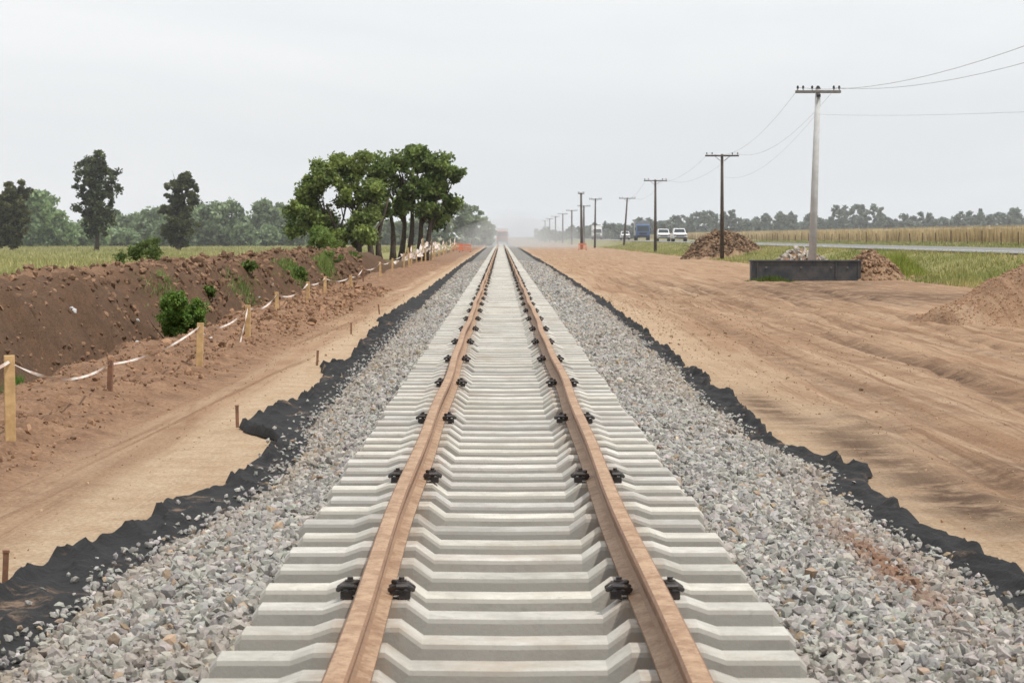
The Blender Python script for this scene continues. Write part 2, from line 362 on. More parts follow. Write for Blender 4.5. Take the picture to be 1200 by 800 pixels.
c=mixc(nt,1.,a.outputs['Color'],mixc(nt,ramp(nt,n1,.3,.7),(.72,.71,.69),(1.12,1.12,1.12)),'MULTIPLY')
c=mixc(nt,ramp(nt,noise(nt,p,1.3,5,.7),.50,.70,0,.5),c,(.35,.27,.195))
c=mixc(nt,ramp(nt,n5,.55,.68,0,.45),c,(.28,.265,.24))
c=mixc(nt,ramp(nt,n2,.60,.75,0,.4),c,(.22,.20,.18))
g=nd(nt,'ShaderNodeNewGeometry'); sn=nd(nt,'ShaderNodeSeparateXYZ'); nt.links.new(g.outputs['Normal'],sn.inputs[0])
side=ramp(nt,sn.outputs[2],.3,.85,1,0); c=mixc(nt,math_(nt,'MULTIPLY',side,ramp(nt,n1,.3,.7,.45,.9)),c,(.20,.185,.162))  # faces turned from the sky get a grey shade painted into the concrete
# rust-coloured dust beside the rails
px=nd(nt,'ShaderNodeSeparateXYZ'); nt.links.new(p,px.inputs[0]); ax=math_(nt,'ABSOLUTE',math_(nt,'SUBTRACT',math_(nt,'ABSOLUTE',math_(nt,'SUBTRACT',px.outputs[0],TX)),.535))
c=mixc(nt,math_(nt,'MULTIPLY',ramp(nt,ax,.07,.17,1,0),ramp(nt,n5,.35,.6,.1,.55)),c,(.30,.20,.13))
nt.links.new(c,b.inputs['Base Color']); b.inputs['Roughness'].default_value=.85; bump(nt,b,n2,.3,.006)
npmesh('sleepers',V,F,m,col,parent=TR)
prof=[(-.065,0),(-.065,.010),(-.022,.024),(-.009,.036),(-.008,.098),(-.016,.108),(-.034,.114),(-.036,.134),(-.028,.1435),(-.012,.146),(.012,.146),(.028,.1435),(.036,.134),(.034,.114),(.016,.108),(.008,.098),(.009,.036),(.022,.024),(.065,.010),(.065,0)]
prof=np.array(prof); ry=np.concatenate([np.arange(-25,120,1.),np.arange(120,560,4.)])
m,nt,b=newmat('rusty_rail_steel'); p=pos(nt); ps=pos(nt,8,.6,8)
n1=noise(nt,ps,1.5,6,.7); n2=noise(nt,p,45,5,.7); n4=noise(nt,p,7,6,.75)
c=mixc(nt,ramp(nt,n1,.35,.65),(.255,.132,.066),(.165,.080,.040))
c=mixc(nt,ramp(nt,n4,.48,.64,0,.55),c,(.34,.20,.11))
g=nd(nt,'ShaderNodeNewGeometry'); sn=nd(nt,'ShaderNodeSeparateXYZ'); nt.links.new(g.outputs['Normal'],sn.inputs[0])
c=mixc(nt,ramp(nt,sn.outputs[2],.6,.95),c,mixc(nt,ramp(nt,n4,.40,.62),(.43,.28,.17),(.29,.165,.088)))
c=mixc(nt,ramp(nt,n2,.48,.66,0,.6),c,(.14,.072,.038))
nt.links.new(c,b.inputs['Base Color']); b.inputs['Roughness'].default_value=.65; b.inputs['Metallic'].default_value=.05; bump(nt,b,n2,.3,.004)
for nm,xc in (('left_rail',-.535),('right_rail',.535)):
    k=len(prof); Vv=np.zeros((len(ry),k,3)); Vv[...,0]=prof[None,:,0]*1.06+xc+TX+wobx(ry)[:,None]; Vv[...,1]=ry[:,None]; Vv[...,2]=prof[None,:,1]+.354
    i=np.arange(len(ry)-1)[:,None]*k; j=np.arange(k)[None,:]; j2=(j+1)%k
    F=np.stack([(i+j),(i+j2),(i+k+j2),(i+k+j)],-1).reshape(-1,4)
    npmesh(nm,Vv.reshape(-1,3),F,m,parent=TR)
cl=MB()
def clip(cx,cy,z,s):
    cl.box((cx+s*.050,cy,z+.014),(.045,.11,.028)); cl.box((cx+s*.018,cy,z+.022),(.05,.065,.018))
    pts=[(cx-s*.012,cy-.045,z+.034),(cx+s*.02,cy-.058,z+.05),(cx+s*.06,cy-.055,z+.05),(cx+s*.082,cy-.035,z+.036),(cx+s*.06,cy-.018,z+.05),(cx+s*.02,cy-.012,z+.060),(cx+s*.005,cy,z+.062),(cx+s*.02,cy+.012,z+.060),(cx+s*.06,cy+.018,z+.05),(cx+s*.082,cy+.035,z+.036),(cx+s*.06,cy+.055,z+.05),(cx+s*.02,cy+.058,z+.05),(cx-s*.012,cy+.045,z+.034)]
    cl.tube(pts,.0105,8)
    cl.tube([(cx+s*.036,cy,z+.03),(cx+s*.036,cy,z+.082)],.012,8); cl.tube([(cx+s*.036,cy,z+.058),(cx+s*.036,cy,z+.071)],.022,10)
for k in range(0,60):
    yy=Y0+4.8*k
    for xc in(-.535,.535):
        for s in(-1,1): clip(xc+TX+s*.066+float(wobx(yy)),yy,.350,s)
cl.obj('rail_fastenings',M_black,TR)

# ------------------------------------------------------------ soil clods
n=11000; y=10+75*rng.random(n)**1.5; x=-3.5-rng.gamma(2.0,.9,n); x=np.where(x<-10,-4-rng.random(n)*1.5,x)
s=rng.uniform(.010,.035,n)*np.where(rng.random(n)<.07,2.4,1)*np.clip(y/35,.7,1.8)
c=np.stack([.27*np.ones(n),.162+0*y,.10+0*y],1)*rng.uniform(.6,1.3,(n,1))
rocks('soil_clods',x,y,gh(x,y)+s*.2,s,c,M_clod)
n=5000; y=14+130*rng.random(n)**1.3; x=-7-3.2*rng.random(n); s=rng.uniform(.03,.12,n)*np.clip(y/60,.7,1.5)
c=np.stack([.18*np.ones(n),.112+0*y,.072+0*y],1)*rng.uniform(.5,1.5,(n,1)); rocks('bank_clods',x,y,gh(x,y)+s*.1,s,c,M_clod)
n=6500; y=9+70*rng.random(n)**1.2; x=np.where(rng.random(n)<.8,2.7+rng.gamma(1.5,1.7,n),-3.6+1.0*rng.random(n)**2)
s=rng.uniform(.004,.013,n)*np.where(rng.random(n)<.05,2.2,1)*np.clip(y/30,.8,1.6)
c=np.stack([.34*np.ones(n),.23+0*y,.145+0*y],1)*rng.uniform(.6,1.3,(n,1))
rocks('pebbles',x,y,gh(x,y)+s*.2,s,c,M_clod)
n=6000; a=rng.random(n)*6.28; r=rng.random(n)**.5; x=12.6+3.7*r*np.cos(a); y=55+5.2*r*np.sin(a); s=rng.uniform(.012,.035,n)
c=np.stack([.33*np.ones(n),.20+0*y,.125+0*y],1)*rng.uniform(.75,1.25,(n,1)); rocks('earth_heap_clods',x,y,gh(x,y)+s*.1,s,c,M_clod)
n=3200; a=rng.random(n)*6.28; r=rng.random(n)**.5; x=17.4+3.1*r*np.cos(a); y=203+4*r*np.sin(a); s=rng.uniform(.05,.2,n)
c=np.stack([.19*np.ones(n),.125+0*y,.08+0*y],1)*rng.uniform(.35,1.6,(n,1)); rocks('debris_heap_lumps',x,y,gh(x,y)+s*.1,s,c,M_clod)
st_=MB()
for q in range(70):
    a=rng.random()*6.28; r=rng.random()**.5; xx=17.4+2.7*r*math.cos(a); y_=203+3.4*r*math.sin(a); z_=float(gh(xx,y_)); d=rng.normal(0,.4,3); d[2]=abs(d[2])*.5
    st_.tube([(xx,y_,z_-.1),(xx+d[0],y_+d[1],z_+d[2]*.6+.1),(xx+1.6*d[0],y_+1.6*d[1],z_+d[2])],[.03,.02,.008],4)
st_.obj('dead_branches',M_bark)
n=300; x=rng.normal(13.2,.8,n); y=rng.normal(111.2,1.0,n); s=rng.uniform(.05,.15,n)
g=rng.uniform(.18,.5,n); rocks('concrete_rubble',x,y,gh(x,y)+s*.3,s,np.stack([g,g*.90,g*.78],1),M_stone)
n=700; x=rng.normal(15.2,.7,n); y=rng.normal(105.5,1.,n); s=rng.uniform(.04,.13,n)
c=np.stack([.24*np.ones(n),.155+0*y,.10+0*y],1)*rng.uniform(.6,1.5,(n,1)); rocks('soil_heap_lumps',x,y,gh(x,y)+s*.1,s,c,M_clod)
n=9; y=rng.uniform(45,90,n); x=-8.3+rng.random(n); s=rng.uniform(.03,.07,n); rocks('bank_litter_stones',x,y,gh(x,y)+s*.3,s,np.full((n,3),.55),M_stone)

# ------------------------------------------------------------ grass
def blades(name,x,y,h,w,c1,c2,dz=0,lean=.35,mat=None):
    n=len(x); z=gh(x,y)+dz; a=rng.random(n)*6.283; dx=np.cos(a)*w/2; dy=np.sin(a)*w/2
    l=rng.normal(0,lean,(n,2))*np.asarray(h)[:,None]
    b0=np.stack([x-dx,y-dy,z-.03],1); b1=np.stack([x+dx,y+dy,z-.03],1); t=np.stack([x+l[:,0],y+l[:,1],z+h],1)
    V=np.stack([b0,b1,t],1).reshape(-1,3); F=np.arange(3*n).reshape(-1,3)
    f=np.clip(rng.random(n)*.6+.9*(fbm(x*.25,y*.12,3,95)+.25),0,1)[:,None]; c=np.array(c1)*(1-f)+np.array(c2)*f; c=c*rng.uniform(.75,1.25,(n,1))
    return npmesh(name,V,F,mat or M_grass,np.repeat(c,3,0))
n=100000; y=70+330*rng.random(n)**1.2; x=-12-rng.random(n)**1.3*(y*.25+2)
k=fbm(x*.15,y*.1,3,70)+rng.normal(0,.12,n)>-.08; x=x[k];y=y[k];n=len(x)
blades('field_grass',x,y,rng.uniform(.08,.26,n)*(1+y/400),rng.uniform(.05,.12,n),(.20,.24,.075),(.46,.41,.20))
n=80000; y=80+330*rng.random(n)**1.3; x=16+rng.random(n)*5.5
k=(fbm(x*.5,y*.2,3,71)+rng.normal(0,.15,n)>-.05)&(((x-17.4)/3.2)**2+((y-203)/4)**2>1)&(((x-15.2)/1.7)**2+((y-106)/3)**2>1); x=x[k];y=y[k];n=len(x)
blades('verge_grass',x,y,rng.uniform(.06,.22,n)*(1+1.6*np.clip(fbm(x*.4,y*.3,2,72)*2,0,1)*(x<19)),rng.uniform(.03,.07,n),(.13,.19,.045),(.46,.40,.17))
n=22000; y=60+340*rng.random(n); x=31.8+rng.random(n)*9.5
blades('far_verge_grass',x,y,rng.uniform(.10,.3,n),rng.uniform(.08,.14,n),(.17,.22,.07),(.38,.34,.16))
def weeds(name,cx,cy,rx,ry,n,h0,h1,c1,c2,w=.03):
    x=rng.normal(cx,rx/2,n);y=rng.normal(cy,ry/2,n)
    d=np.exp(-((x-cx)/rx)**2-((y-cy)/ry)**2)
    return blades(name,x,y,rng.uniform(h0,h1,n)*d,w*np.ones(n)*rng.uniform(.6,1.4,n),c1,c2,lean=.3)
weeds('tall_weeds',17.0,111,1.1,4,6000,.4,1.15,(.13,.20,.035),(.38,.38,.09),.05)
weeds('tall_weeds',10.9,103.1,.9,.4,900,.1,.35,(.09,.14,.03),(.2,.24,.07))
weeds('bank_weeds',-8.1,80,.45,5,900,.1,.32,(.09,.15,.04),(.24,.28,.10),.04)
weeds('bank_weeds',-8.1,99,.5,5,1600,.12,.42,(.08,.16,.03),(.24,.29,.09),.05)
weeds('bank_weeds',-8.0,117,.5,5,1600,.15,.5,(.08,.16,.03),(.24,.29,.09),.05)
weeds('bank_weeds',-8.2,62,.4,3,500,.1,.25,(.09,.15,.04),(.24,.28,.10),.04)
weeds('bank_weeds',-5.75,29.4,.22,.7,1300,.15,.42,(.07,.17,.03),(.2,.30,.07),.02)

m,nt,b=newmat('dry_crop'); n1=noise(nt,pos(nt,3,.5,1),1.5,5,.7); nt.links.new(mixc(nt,n1,(.30,.22,.12),(.56,.44,.27)),b.inputs['Base Color']); b.inputs['Roughness'].default_value=.9
CR=empty('dry_crop_field')
xs2=np.concatenate([np.array([42.6]),np.arange(42.7,50,1.),np.geomspace(50,900,20)]); ys2=np.concatenate([np.arange(60,300,1.2),np.geomspace(300,1500,60)])
V,F=grid(xs2,ys2,lambda X,Y: np.where(X<42.65,1.2,2.5+.4*fbm(X*.6,Y*.6,3,80)))
npmesh('crop_mass',V,F,m,parent=CR)
n=60000; y=80+620*rng.random(n)**1.5; x=42+rng.random(n)**1.5*3.5
z0=blades('crop_stalks',x,y,rng.uniform(.9,1.6,n),rng.uniform(.08,.2,n),(.42,.32,.17),(.66,.53,.32),lean=.08); z0.parent=CR

# ------------------------------------------------------------ highway
m,nt,b=newmat('asphalt'); n1=noise(nt,pos(nt),2,5); n2=noise(nt,pos(nt,2,.05,1),1.,4)
nt.links.new(mixc(nt,n2,mixc(nt,n1,(.13,.13,.13),(.17,.168,.16)),(.23,.225,.215)),b.inputs['Base Color']); b.inputs['Roughness'].default_value=.85
HW=empty('highway')
yy=np.concatenate([np.arange(-60,400,4.),np.geomspace(400,3500,50)])
def road_z(X): return 1.09+.12*(1-np.abs(X-26.5)/4.7)
V,F=grid(np.array([21.6,22.9,26.5,30.1,31.1]),yy,lambda X,Y:road_z(X)); npmesh('asphalt_surface',V,F,m,parent=HW)
for a_,b_ in ((22.95,23.13),(29.87,30.05)):
    V,F=grid(np.array([a_,b_]),yy,lambda X,Y:road_z(X)+.006); npmesh('edge_line',V,F,M_white,parent=HW)
Vd=[];Fd=[]
for k in range(0,80):
    y0=k*9.; n0=len(Vd); Vd+=[(26.43,y0,1.219),(26.57,y0,1.219),(26.57,y0+3,1.219),(26.43,y0+3,1.219)]; Fd.append((n0,n0+1,n0+2,n0+3))
npmesh('centre_dashes',np.array(Vd),np.array(Fd),M_white,parent=HW)
FE=empty('field_fence'); f=MB(); 
for k in range(70):
    y0=70+k*7.5+rng.normal(0,.3); gz=float(gh(40,y0)); f.tube([(40,y0,gz-.2),(40+rng.normal(0,.06),y0,gz+1.05+rng.normal(0,.1))],.042,6)
f.obj('posts',M_woodpole,FE)
f=MB()
for h in(.3,.6,.9): f.tube([(40,70,1.12+h),(40,595,1.12+h)],.005,4)
f.obj('wires',M_wire,FE)

# ------------------------------------------------------------ trees
def leafquads(C,Rr,n,size,cols,flat=.75):
    m_=len(C); k=m_*n
    d=rng.normal(size=(k,3)); d/=np.linalg.norm(d,axis=1)[:,None]; r=rng.random(k)**.5
    c=np.repeat(C,n,0)+d*(r*np.repeat(Rr,n))[:,None]*np.array([1,1,flat])
    a=rng.normal(size=(k,3)); a/=np.linalg.norm(a,axis=1)[:,None]; b_=np.cross(a,rng.normal(size=(k,3))); b_/=np.linalg.norm(b_,axis=1)[:,None]
    s=size*rng.uniform(.6,1.3,(k,1)); a=a*s; b_=b_*s*.6
    V=np.stack([c-a,c+b_,c+a,c-b_],1).reshape(-1,3); F=np.arange(4*k).reshape(-1,4)
    cc=np.repeat(cols,n,0)*rng.uniform(.7,1.3,(k,1)); return V,F,np.repeat(cc,4,0)
def crown(blobs,nc,cr,n,size,c1,c2):
    B=np.array(blobs); vol=(B[:,3]*B[:,4]*B[:,5])**.67; pr=vol/vol.sum(); idx=rng.choice(len(B),nc,p=pr); b=B[idx]
    d=rng.normal(size=(nc,3)); d/=np.linalg.norm(d,axis=1)[:,None]; r=rng.uniform(.45,1.1,nc)
    C=b[:,:3]+d*r[:,None]*b[:,3:]
    f=rng.random((nc,1)); f=np.clip(f*.65+.4*(d[:,2:3]*.5+.5),0,1); cols=np.array(c1)*(1-f)+np.array(c2)*f; cols*=rng.uniform(.65,1.3,(nc,1))  # upper clumps lean to the lit leaf tint, top light put in colour
    return leafquads(C,cr*rng.uniform(.45,1.3,nc),n,size,cols)
def tree(name,x,y,trunks,blobs,nc,cr,n,size,c1,c2,limb=True,r0=.25):
    E=empty(name,(x,y,0)); g=float(gh(x,y)); t=MB()
    for (bx,by,tx,ty,tz) in trunks:
        pts=[];rad=[]
        for i in range(7):
            u=i/6; pts.append((bx+(tx-bx)*u**1.4+.15*math.sin(u*5+bx),by+(ty-by)*u,g-.2+(tz-g+.2)*u)); rad.append(r0*(1.25-.95*u) if i else r0*1.6)
        t.tube(pts,rad,8)
        if limb:
            for b in sorted(blobs,key=lambda q:(q[0]-tx)**2+(q[2]-tz)**2)[:4]:
                s=Vector(pts[3+rng.integers(0,2)]); e=Vector(b[:3]); mid=(s+e)/2+Vector((0,0,-.3))
                t.tube([s,mid,e],[r0*.5,r0*.33,r0*.12],6)
                for q in range(3):
                    e2=e+Vector(rng.normal(0,.5,3))*b[3]; t.tube([mid,(mid+e2)/2+Vector((0,0,.1)),e2],[r0*.25,r0*.17,r0*.06],5)
    t.obj('trunk_and_limbs',M_bark,E,smooth=True)
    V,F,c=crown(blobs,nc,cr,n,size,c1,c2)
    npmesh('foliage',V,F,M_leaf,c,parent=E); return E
S=190/3000
def pb(cx,lst,k=1.0,dy=0):
    return [((x-cx)*S,dy+rng.normal(0,.8),1.785+(277.5-y)*S,r*S*k,r*S*k*1.2,r*S*k*.88) for x,y,r in lst]
G1,G2=(.06,.10,.028),(.23,.30,.085)
tree('broadleaf_tree',(485-587)*S,190,[(-1.4,0,-2.2,0,5.2),(-.4,.5,.0,0,6),(.7,-.3,2.0,0,5.0),(-.9,.8,-.8,.5,5.5),(.2,.4,.9,.2,5.5)],
     pb(485,[(448,200,17),(490,186,18),(514,196,15),(510,220,18),(478,218,18),(440,220,15),(528,238,11),(534,204,9),(468,190,13),(502,246,12),(482,177,10),(470,243,12),(516,260,8),(450,242,13),(522,185,7)]),330,.58,66,.15,G1,G2,r0=.2)
tree('broadleaf_tree',(405-587)*S,186,[(0,0,-1.0,0,4.2),(1.0,.4,1.6,0,5),(2.0,0,2.3,.4,4.8),(2.6,.5,3.2,.4,4.6)],
     pb(405,[(365,238,15),(388,208,15),(416,200,15),(412,230,18),(380,260,17),(430,256,16),(353,248,11),(396,276,16),(434,276,11),(440,222,13),(370,220,13),(416,278,12),(402,190,9),(430,187,8),(352,270,10),(378,196,8)]),410,.55,66,.14,(.07,.11,.032),(.28,.345,.095),r0=.2)
S=175/3000
tree('green_bush',(374-587)*S,176,[(0,0,.1,0,1.2)],pb(374,[(374,278,13),(386,288,10),(364,288,9)]),80,.35,60,.08,(.08,.14,.03),(.23,.31,.08),False,.05)
def col_tree(px,D,top,base,w,prof,c1,c2):
    s=D/3000; x=(px-587)*s; H=(base-top)*s; bl=[]
    for u,ww,off in prof: bl.append((off*w*s,rng.normal(0,.3),.15+H*u,w*s*ww,w*s*ww,H*.10))
    tree('casuarina_tree',x,D,[(0,0,.1,0,H*.8)],bl,230,.5*w*s*.40,56,.19,c1,c2,True,.22)
col_tree(113,300,188,298,27,[(.2,.4,0),(.30,.7,.15),(.42,.85,-.15),(.55,.9,.1),(.68,1.0,-.05),(.8,.95,.05),(.9,.7,-.15),(.97,.4,.1)],(.028,.040,.018),(.105,.125,.05))
col_tree(209,300,209,297,25,[(.14,.5,-.1),(.25,.75,0),(.4,.85,.1),(.55,.8,-.15),(.7,.85,.2),(.84,.75,.2),(.95,.45,.25)],(.032,.045,.02),(.125,.145,.055))
col_tree(14,300,216,297,24,[(.15,.6,-.1),(.3,.9,-.2),(.45,.8,.1),(.6,.9,-.1),(.75,.85,0),(.9,.65,.15)],(.045,.05,.022),(.145,.15,.06))
S=115/3000
tree('field_bush',(172-587)*S,115,[(0,0,.1,0,1.2)],pb(172,[(172,289,11),(183,297,9),(158,297,10),(150,302,7),(180,284,6)]),90,.22,50,.05,(.05,.085,.025),(.17,.22,.07),False,.04)
def small_bush(x,y,r,nm='bank_shrub'):
    g=float(gh(x,y)); bl=[(rng.normal(0,.4*r),rng.normal(0,.4*r),g+r*rng.uniform(.2,.7),r*.55,r*.55,r*.45) for _ in range(5)]
    tree(nm,x,y,[(0,0,.05,0,g+r*.6)],bl,40,r*.24,45,.04,(.06,.115,.025),(.20,.28,.07),False,.02)
small_bush(-8.0,100,.5); small_bush(-8.0,119,.65); small_bush(-8.3,84,.3); small_bush(-7.8,68,.28); small_bush(-8.1,140,.6)
S=55/3000
tree('ditch_bush',(208-587)*S,55,[(0,0,-.5,0,.1)],[(x,yv,z,a,b_,c_) for x,yv,z,a,b_,c_ in pb(208,[(205,364,17),(222,372,13),(190,374,13),(206,376,15),(212,350,12),(200,386,10),(228,360,10),(186,360,9),(216,386,9)])],230,.13,60,.032,(.055,.12,.02),(.20,.31,.06),False,.02)
def mass(name,items,c1,c2,leaf,nl=26,nc=34):
    C=[];Rr=[];cols=[]
    for x,y,w,h,z0 in items:
        hue=rng.uniform(.8,1.2); 
        for k in range(nc):
            u=rng.random(); a=rng.random()*6.28; rr=w*.5*math.sqrt(max(.12,1-(2*u-1.0)**2*.95))*rng.uniform(.25,1)
            C.append((x+rr*math.cos(a),y+rr*math.sin(a)*.7,z0+h*(.05+.9*u))); Rr.append(w*.16*rng.uniform(.7,1.2))
            f=rng.random()*.6+.4*u; cols.append([(p*(1-f)+q*f)*hue for p,q in zip(c1,c2)])  # lighter with height, top light put into the leaf colour
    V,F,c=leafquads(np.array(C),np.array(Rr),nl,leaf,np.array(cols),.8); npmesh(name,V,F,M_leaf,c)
it=[]
def belt(x0,x1,D,tops,wmin=18,wmax=34,z0=.1,jit=4):
    s=D/3000; px=x0
    while px<x1:
        w=rng.uniform(wmin,wmax); top=np.interp(px,[t[0] for t in tops],[t[1] for t in tops])+rng.uniform(-jit,jit)
        d=D+rng.uniform(-20,20); h=1.785+(277.5-top)*s-z0; it.append(((px-587)*s,d,w*s*1.15,h,z0)); px+=w*.42
belt(-160,92,430,[(-120,232),(0,228),(30,218),(55,222),(80,240),(92,252)],30,50)
belt(-160,120,425,[(-120,262),(120,266)],18,30)
mass('distant_tree_belt',it,(.10,.155,.07),(.27,.36,.17),.45,30,46); it=[]  # tree belts from here use paler leaf colours, distance haze painted in
belt(60,360,470,[(60,255),(130,250),(165,243),(200,250),(240,244),(265,237),(290,233),(310,234),(330,240),(360,258)],30,46,.1,3)
belt(0,380,460,[(0,266),(380,266)],18,30)
mass('distant_tree_belt',it,(.14,.19,.11),(.29,.37,.20),.45,30,44); it=[]
belt(500,580,520,[(500,236),(540,236),(556,246),(565,256),(580,264)],18,28)
belt(350,500,520,[(350,262),(500,258)],14,22)
mass('distant_tree_belt',it,(.14,.18,.11),(.28,.34,.20),.5,26,30); it=[]
belt(690,1240,800,[(690,268),(770,258),(800,252),(850,250),(880,256),(930,249),(965,256),(985,240),(1010,236),(1030,240),(1045,254),(1100,250),(1150,248),(1240,247)],9,20,.9,6)
belt(640,1240,830,[(640,272),(760,262),(1240,256)],14,24,.9)
mass('distant_tree_belt',it,(.10,.13,.12),(.19,.23,.18),.6,20,26)

# ------------------------------------------------------------ utility poles
M_armgrey=simple('arm_grey',(.2,.19,.18))
def insul(mb,x,y,z): mb.tube([(x,y,z),(x,y,z+.06),(x,y,z+.07),(x,y,z+.16),(x,y,z+.2)],[.018,.018,.05,.045,.015],7)
def pole(x,y,H,arm,conc,lean=0,r=.11,double=False):
    E=empty('utility_pole',(x,y,0)); g=float(gh(x,y)); t=MB(); 
    t.tube([(0,0,g-.3),(lean*.5,0,H*.5),(lean,0,H)],[r*1.35,r*1.1,r*.8],12)
    t.obj('shaft',M_polecon if conc else M_woodpole,E,smooth=True)
    a=MB(); za=H-.12
    a.box((lean,-.13,za),(arm,.09,.11))
    if double: a.box((lean,.13,za),(arm,.09,.11))
    a.obj('crossarm',M_armgrey if conc else M_woodpole,E,bevel=.01)
    if not conc:
        a=MB(); a.tube([(lean-.24*arm,-.16,za),(lean,-.12,za-.5)],.018,5); a.tube([(lean+.24*arm,-.16,za),(lean,-.12,za-.5)],.018,5); a.obj('braces',M_woodpole,E)
    i=MB(); offs=[-.46,-.34,-.14,.34,.46] if conc else [-.46,-.3,.3,.46]
    for o in offs: insul(i,lean+o*arm,-.13,za+.055)
    if conc:
        i.tube([(lean,0,H),(lean,0,H+.13)],[.12,.05],8)
        i.box((lean,-.2,H-.3),(.16,.12,.1))
    i.obj('insulators',M_dark,E)
pole(13.1,108,8.02,1.9,True,.28,.135,True)
pole(16.5,191,7.95,2.5,False,.0,.12,True)
pole(16.65,276,7.95,2.5,False,.0,.13)
pole(19.2,400,7.9,2.6,False,.55,.13)
pole(15.0,409,7.9,2.0,False,.1,.13)
pole(11.4,361,8.0,.9,False,-.1,.16)
for D in (500,585,670,760,850,940): pole(16.2,D,7.9,2.6,False,0,.17)
pole(14.2,22,8.0,1.9,True,0,.125,True)
W=MB()
def wire(a,b,sag,r=.013,n=22):
    a=Vector(a);b=Vector(b); W.tube([a.lerp(b,i/n)-Vector((0,0,4*sag*(i/n)*(1-i/n))) for i in range(n+1)],r,4,False)
P0=(14.2,22,8.07);P1=(13.38,108,8.07);P2=(16.5,191,8.05);P3=(16.65,276,8.05);P4=(19.7,400,8.0)
def off(p,o): return (p[0]+o,p[1],p[2])
for o,sg in ((-.8,1.55),(.75,1.5)):
    wire(off(P0,o),off(P1,o),sg,.007); wire(off(P1,o),off(P2,o*1.2),1.1,.007); wire(off(P2,o*1.2),off(P3,o*1.2),1.1,.008); wire(off(P3,o*1.2),off(P4,o*1.2),1.1,.010)
wire((13.3,108,6.95),(14.2,22,3.6),.3,.004); wire((13.3,108,6.95),(16.5,191,6.3),1.0,.005)
W.obj('power_lines',M_wire)

# ------------------------------------------------------------ steel trough
TG=empty('steel_trough',(12.35,104,0)); TG.rotation_euler=(0,0,math.radians(-3))
t=MB(); Lx,Ly,Hh=4.4,1.5,.84
t.box((0,-Ly/2,Hh/2),(Lx,.04,Hh)); t.box((0,Ly/2,Hh/2),(Lx,.04,Hh)); t.box((-Lx/2+.02,0,Hh/2),(.04,Ly-.044,Hh)); t.box((Lx/2-.02,0,Hh/2),(.04,Ly-.044,Hh)); t.box((0,0,.06),(Lx-.1,Ly-.06,.04))
t.obj('shell',M_box,TG,bevel=.008)
t=MB(); t.box((0,-Ly/2-.045,Hh-.03),(Lx+.1,.05,.06)); t.box((0,Ly/2+.045,Hh-.03),(Lx+.1,.05,.06)); t.box((-Lx/2-.03,0,Hh-.03),(.06,Ly+.02,.06)); t.box((Lx/2+.03,0,Hh-.03),(.06,Ly+.02,.06))
for x in (-2.15,-1.95,1.2,2.1): t.box((x,-Ly/2-.04,(Hh-.06)/2),(.06,.04,Hh-.08))
t.box((0,-Ly/2-.04,.04),(Lx,.04,.08)); t.obj('rim_and_ribs',M_box,TG,bevel=.006)
t=MB()
for x in (-1.6,-.2,1.0,1.65): t.tube([(x,-Ly/2-.02,.55),(x,-Ly/2-.06,.55)],.045,10)
t.obj('lifting_lugs',simple('worn_steel',(.16,.15,.14)),TG)

# ------------------------------------------------------------ stakes and tape fence
FT=empty('barrier_tape_fence')
stk=[(-4.35,14.2,.6,0),(-3.95,20.6,.68,0),(-4.2,27.5,.36,1),(-3.93,33.4,.60,0),(-4.22,42.7,.60,0),(-4.9,56,.45,0),(-4.75,63,.5,0),(-4.95,72,.5,0),(-4.8,82,.5,0),(-4.95,92,.55,1),(-4.9,104,.6,0),(-5.0,118,.6,0),(-5.0,132,.7,0)]
a=MB(); o=MB(); tops=[]
for x,y,h,old in stk:
    g=float(gh(x,y)); rz=Matrix.Rotation(rng.uniform(-.3,.3),3,'Z')@Matrix.Rotation(rng.normal(0,.035),3,'Y')
    w=.085 if not old else .055
    (o if old else a).box((x,y,g+h/2-.1),(w,.045,h+.2),rz); tops.append((x,y-.03,g+h-.05))
a.obj('stakes',M_stake,FT,bevel=.004); o.obj('old_stakes',M_oldstake,FT,bevel=.004)
m,nt,b=newmat('white_tape'); g=nd(nt,'ShaderNodeTexCoord'); wv=nd(nt,'ShaderNodeTexWave',{'Scale':.9,'Distortion':1.}); wv.bands_direction='DIAGONAL'
nt.links.new(g.outputs['Object'],wv.inputs['Vector']); nt.links.new(mixc(nt,ramp(nt,wv.outputs['Fac'],.55,.9),(.62,.56,.50),(.55,.40,.33)),b.inputs['Base Color']); b.inputs['Roughness'].default_value=.5
M_tape=m
tp=MB()
def tape(a,b,sag,w=.026,n=26,tw=3):
    a=Vector(a);b=Vector(b);V=[];ph=rng.random()*6
    for i in range(n+1):
        u=i/n; c=a.lerp(b,u)-Vector((0,0,4*sag*u*(1-u))); th=.9*math.sin(u*tw*3.1+ph); d=Vector((math.sin(th),.2*math.cos(u*9),math.cos(th)))*w/2; V+=[c-d,c+d]
    tp.add(V,[(2*i,2*i+1,2*i+3,2*i+2) for i in range(n)])
for i in range(len(tops)-1): tape(tops[i],tops[i+1],.06+.1*rng.random(),.026 if i<4 else .035)
tape(tops[3],(-4.9,44,.12),.1); tape(tops[4],(-4.0,39,.05),.02)
a=MB(); ft=[]
for k in range(17):
    y=140+k*10.5; x=-5.2-.5*(k/16)+rng.normal(0,.1); h=rng.uniform(1.0,1.7); g=float(gh(x,y)); a.box((x,y,g+h/2-.1),(.10,.08,h+.2),Matrix.Rotation(rng.normal(0,.05),3,'Y')); ft.append((x,y-.05,g+h-.08))
a.obj('far_posts',M_stake,FT)
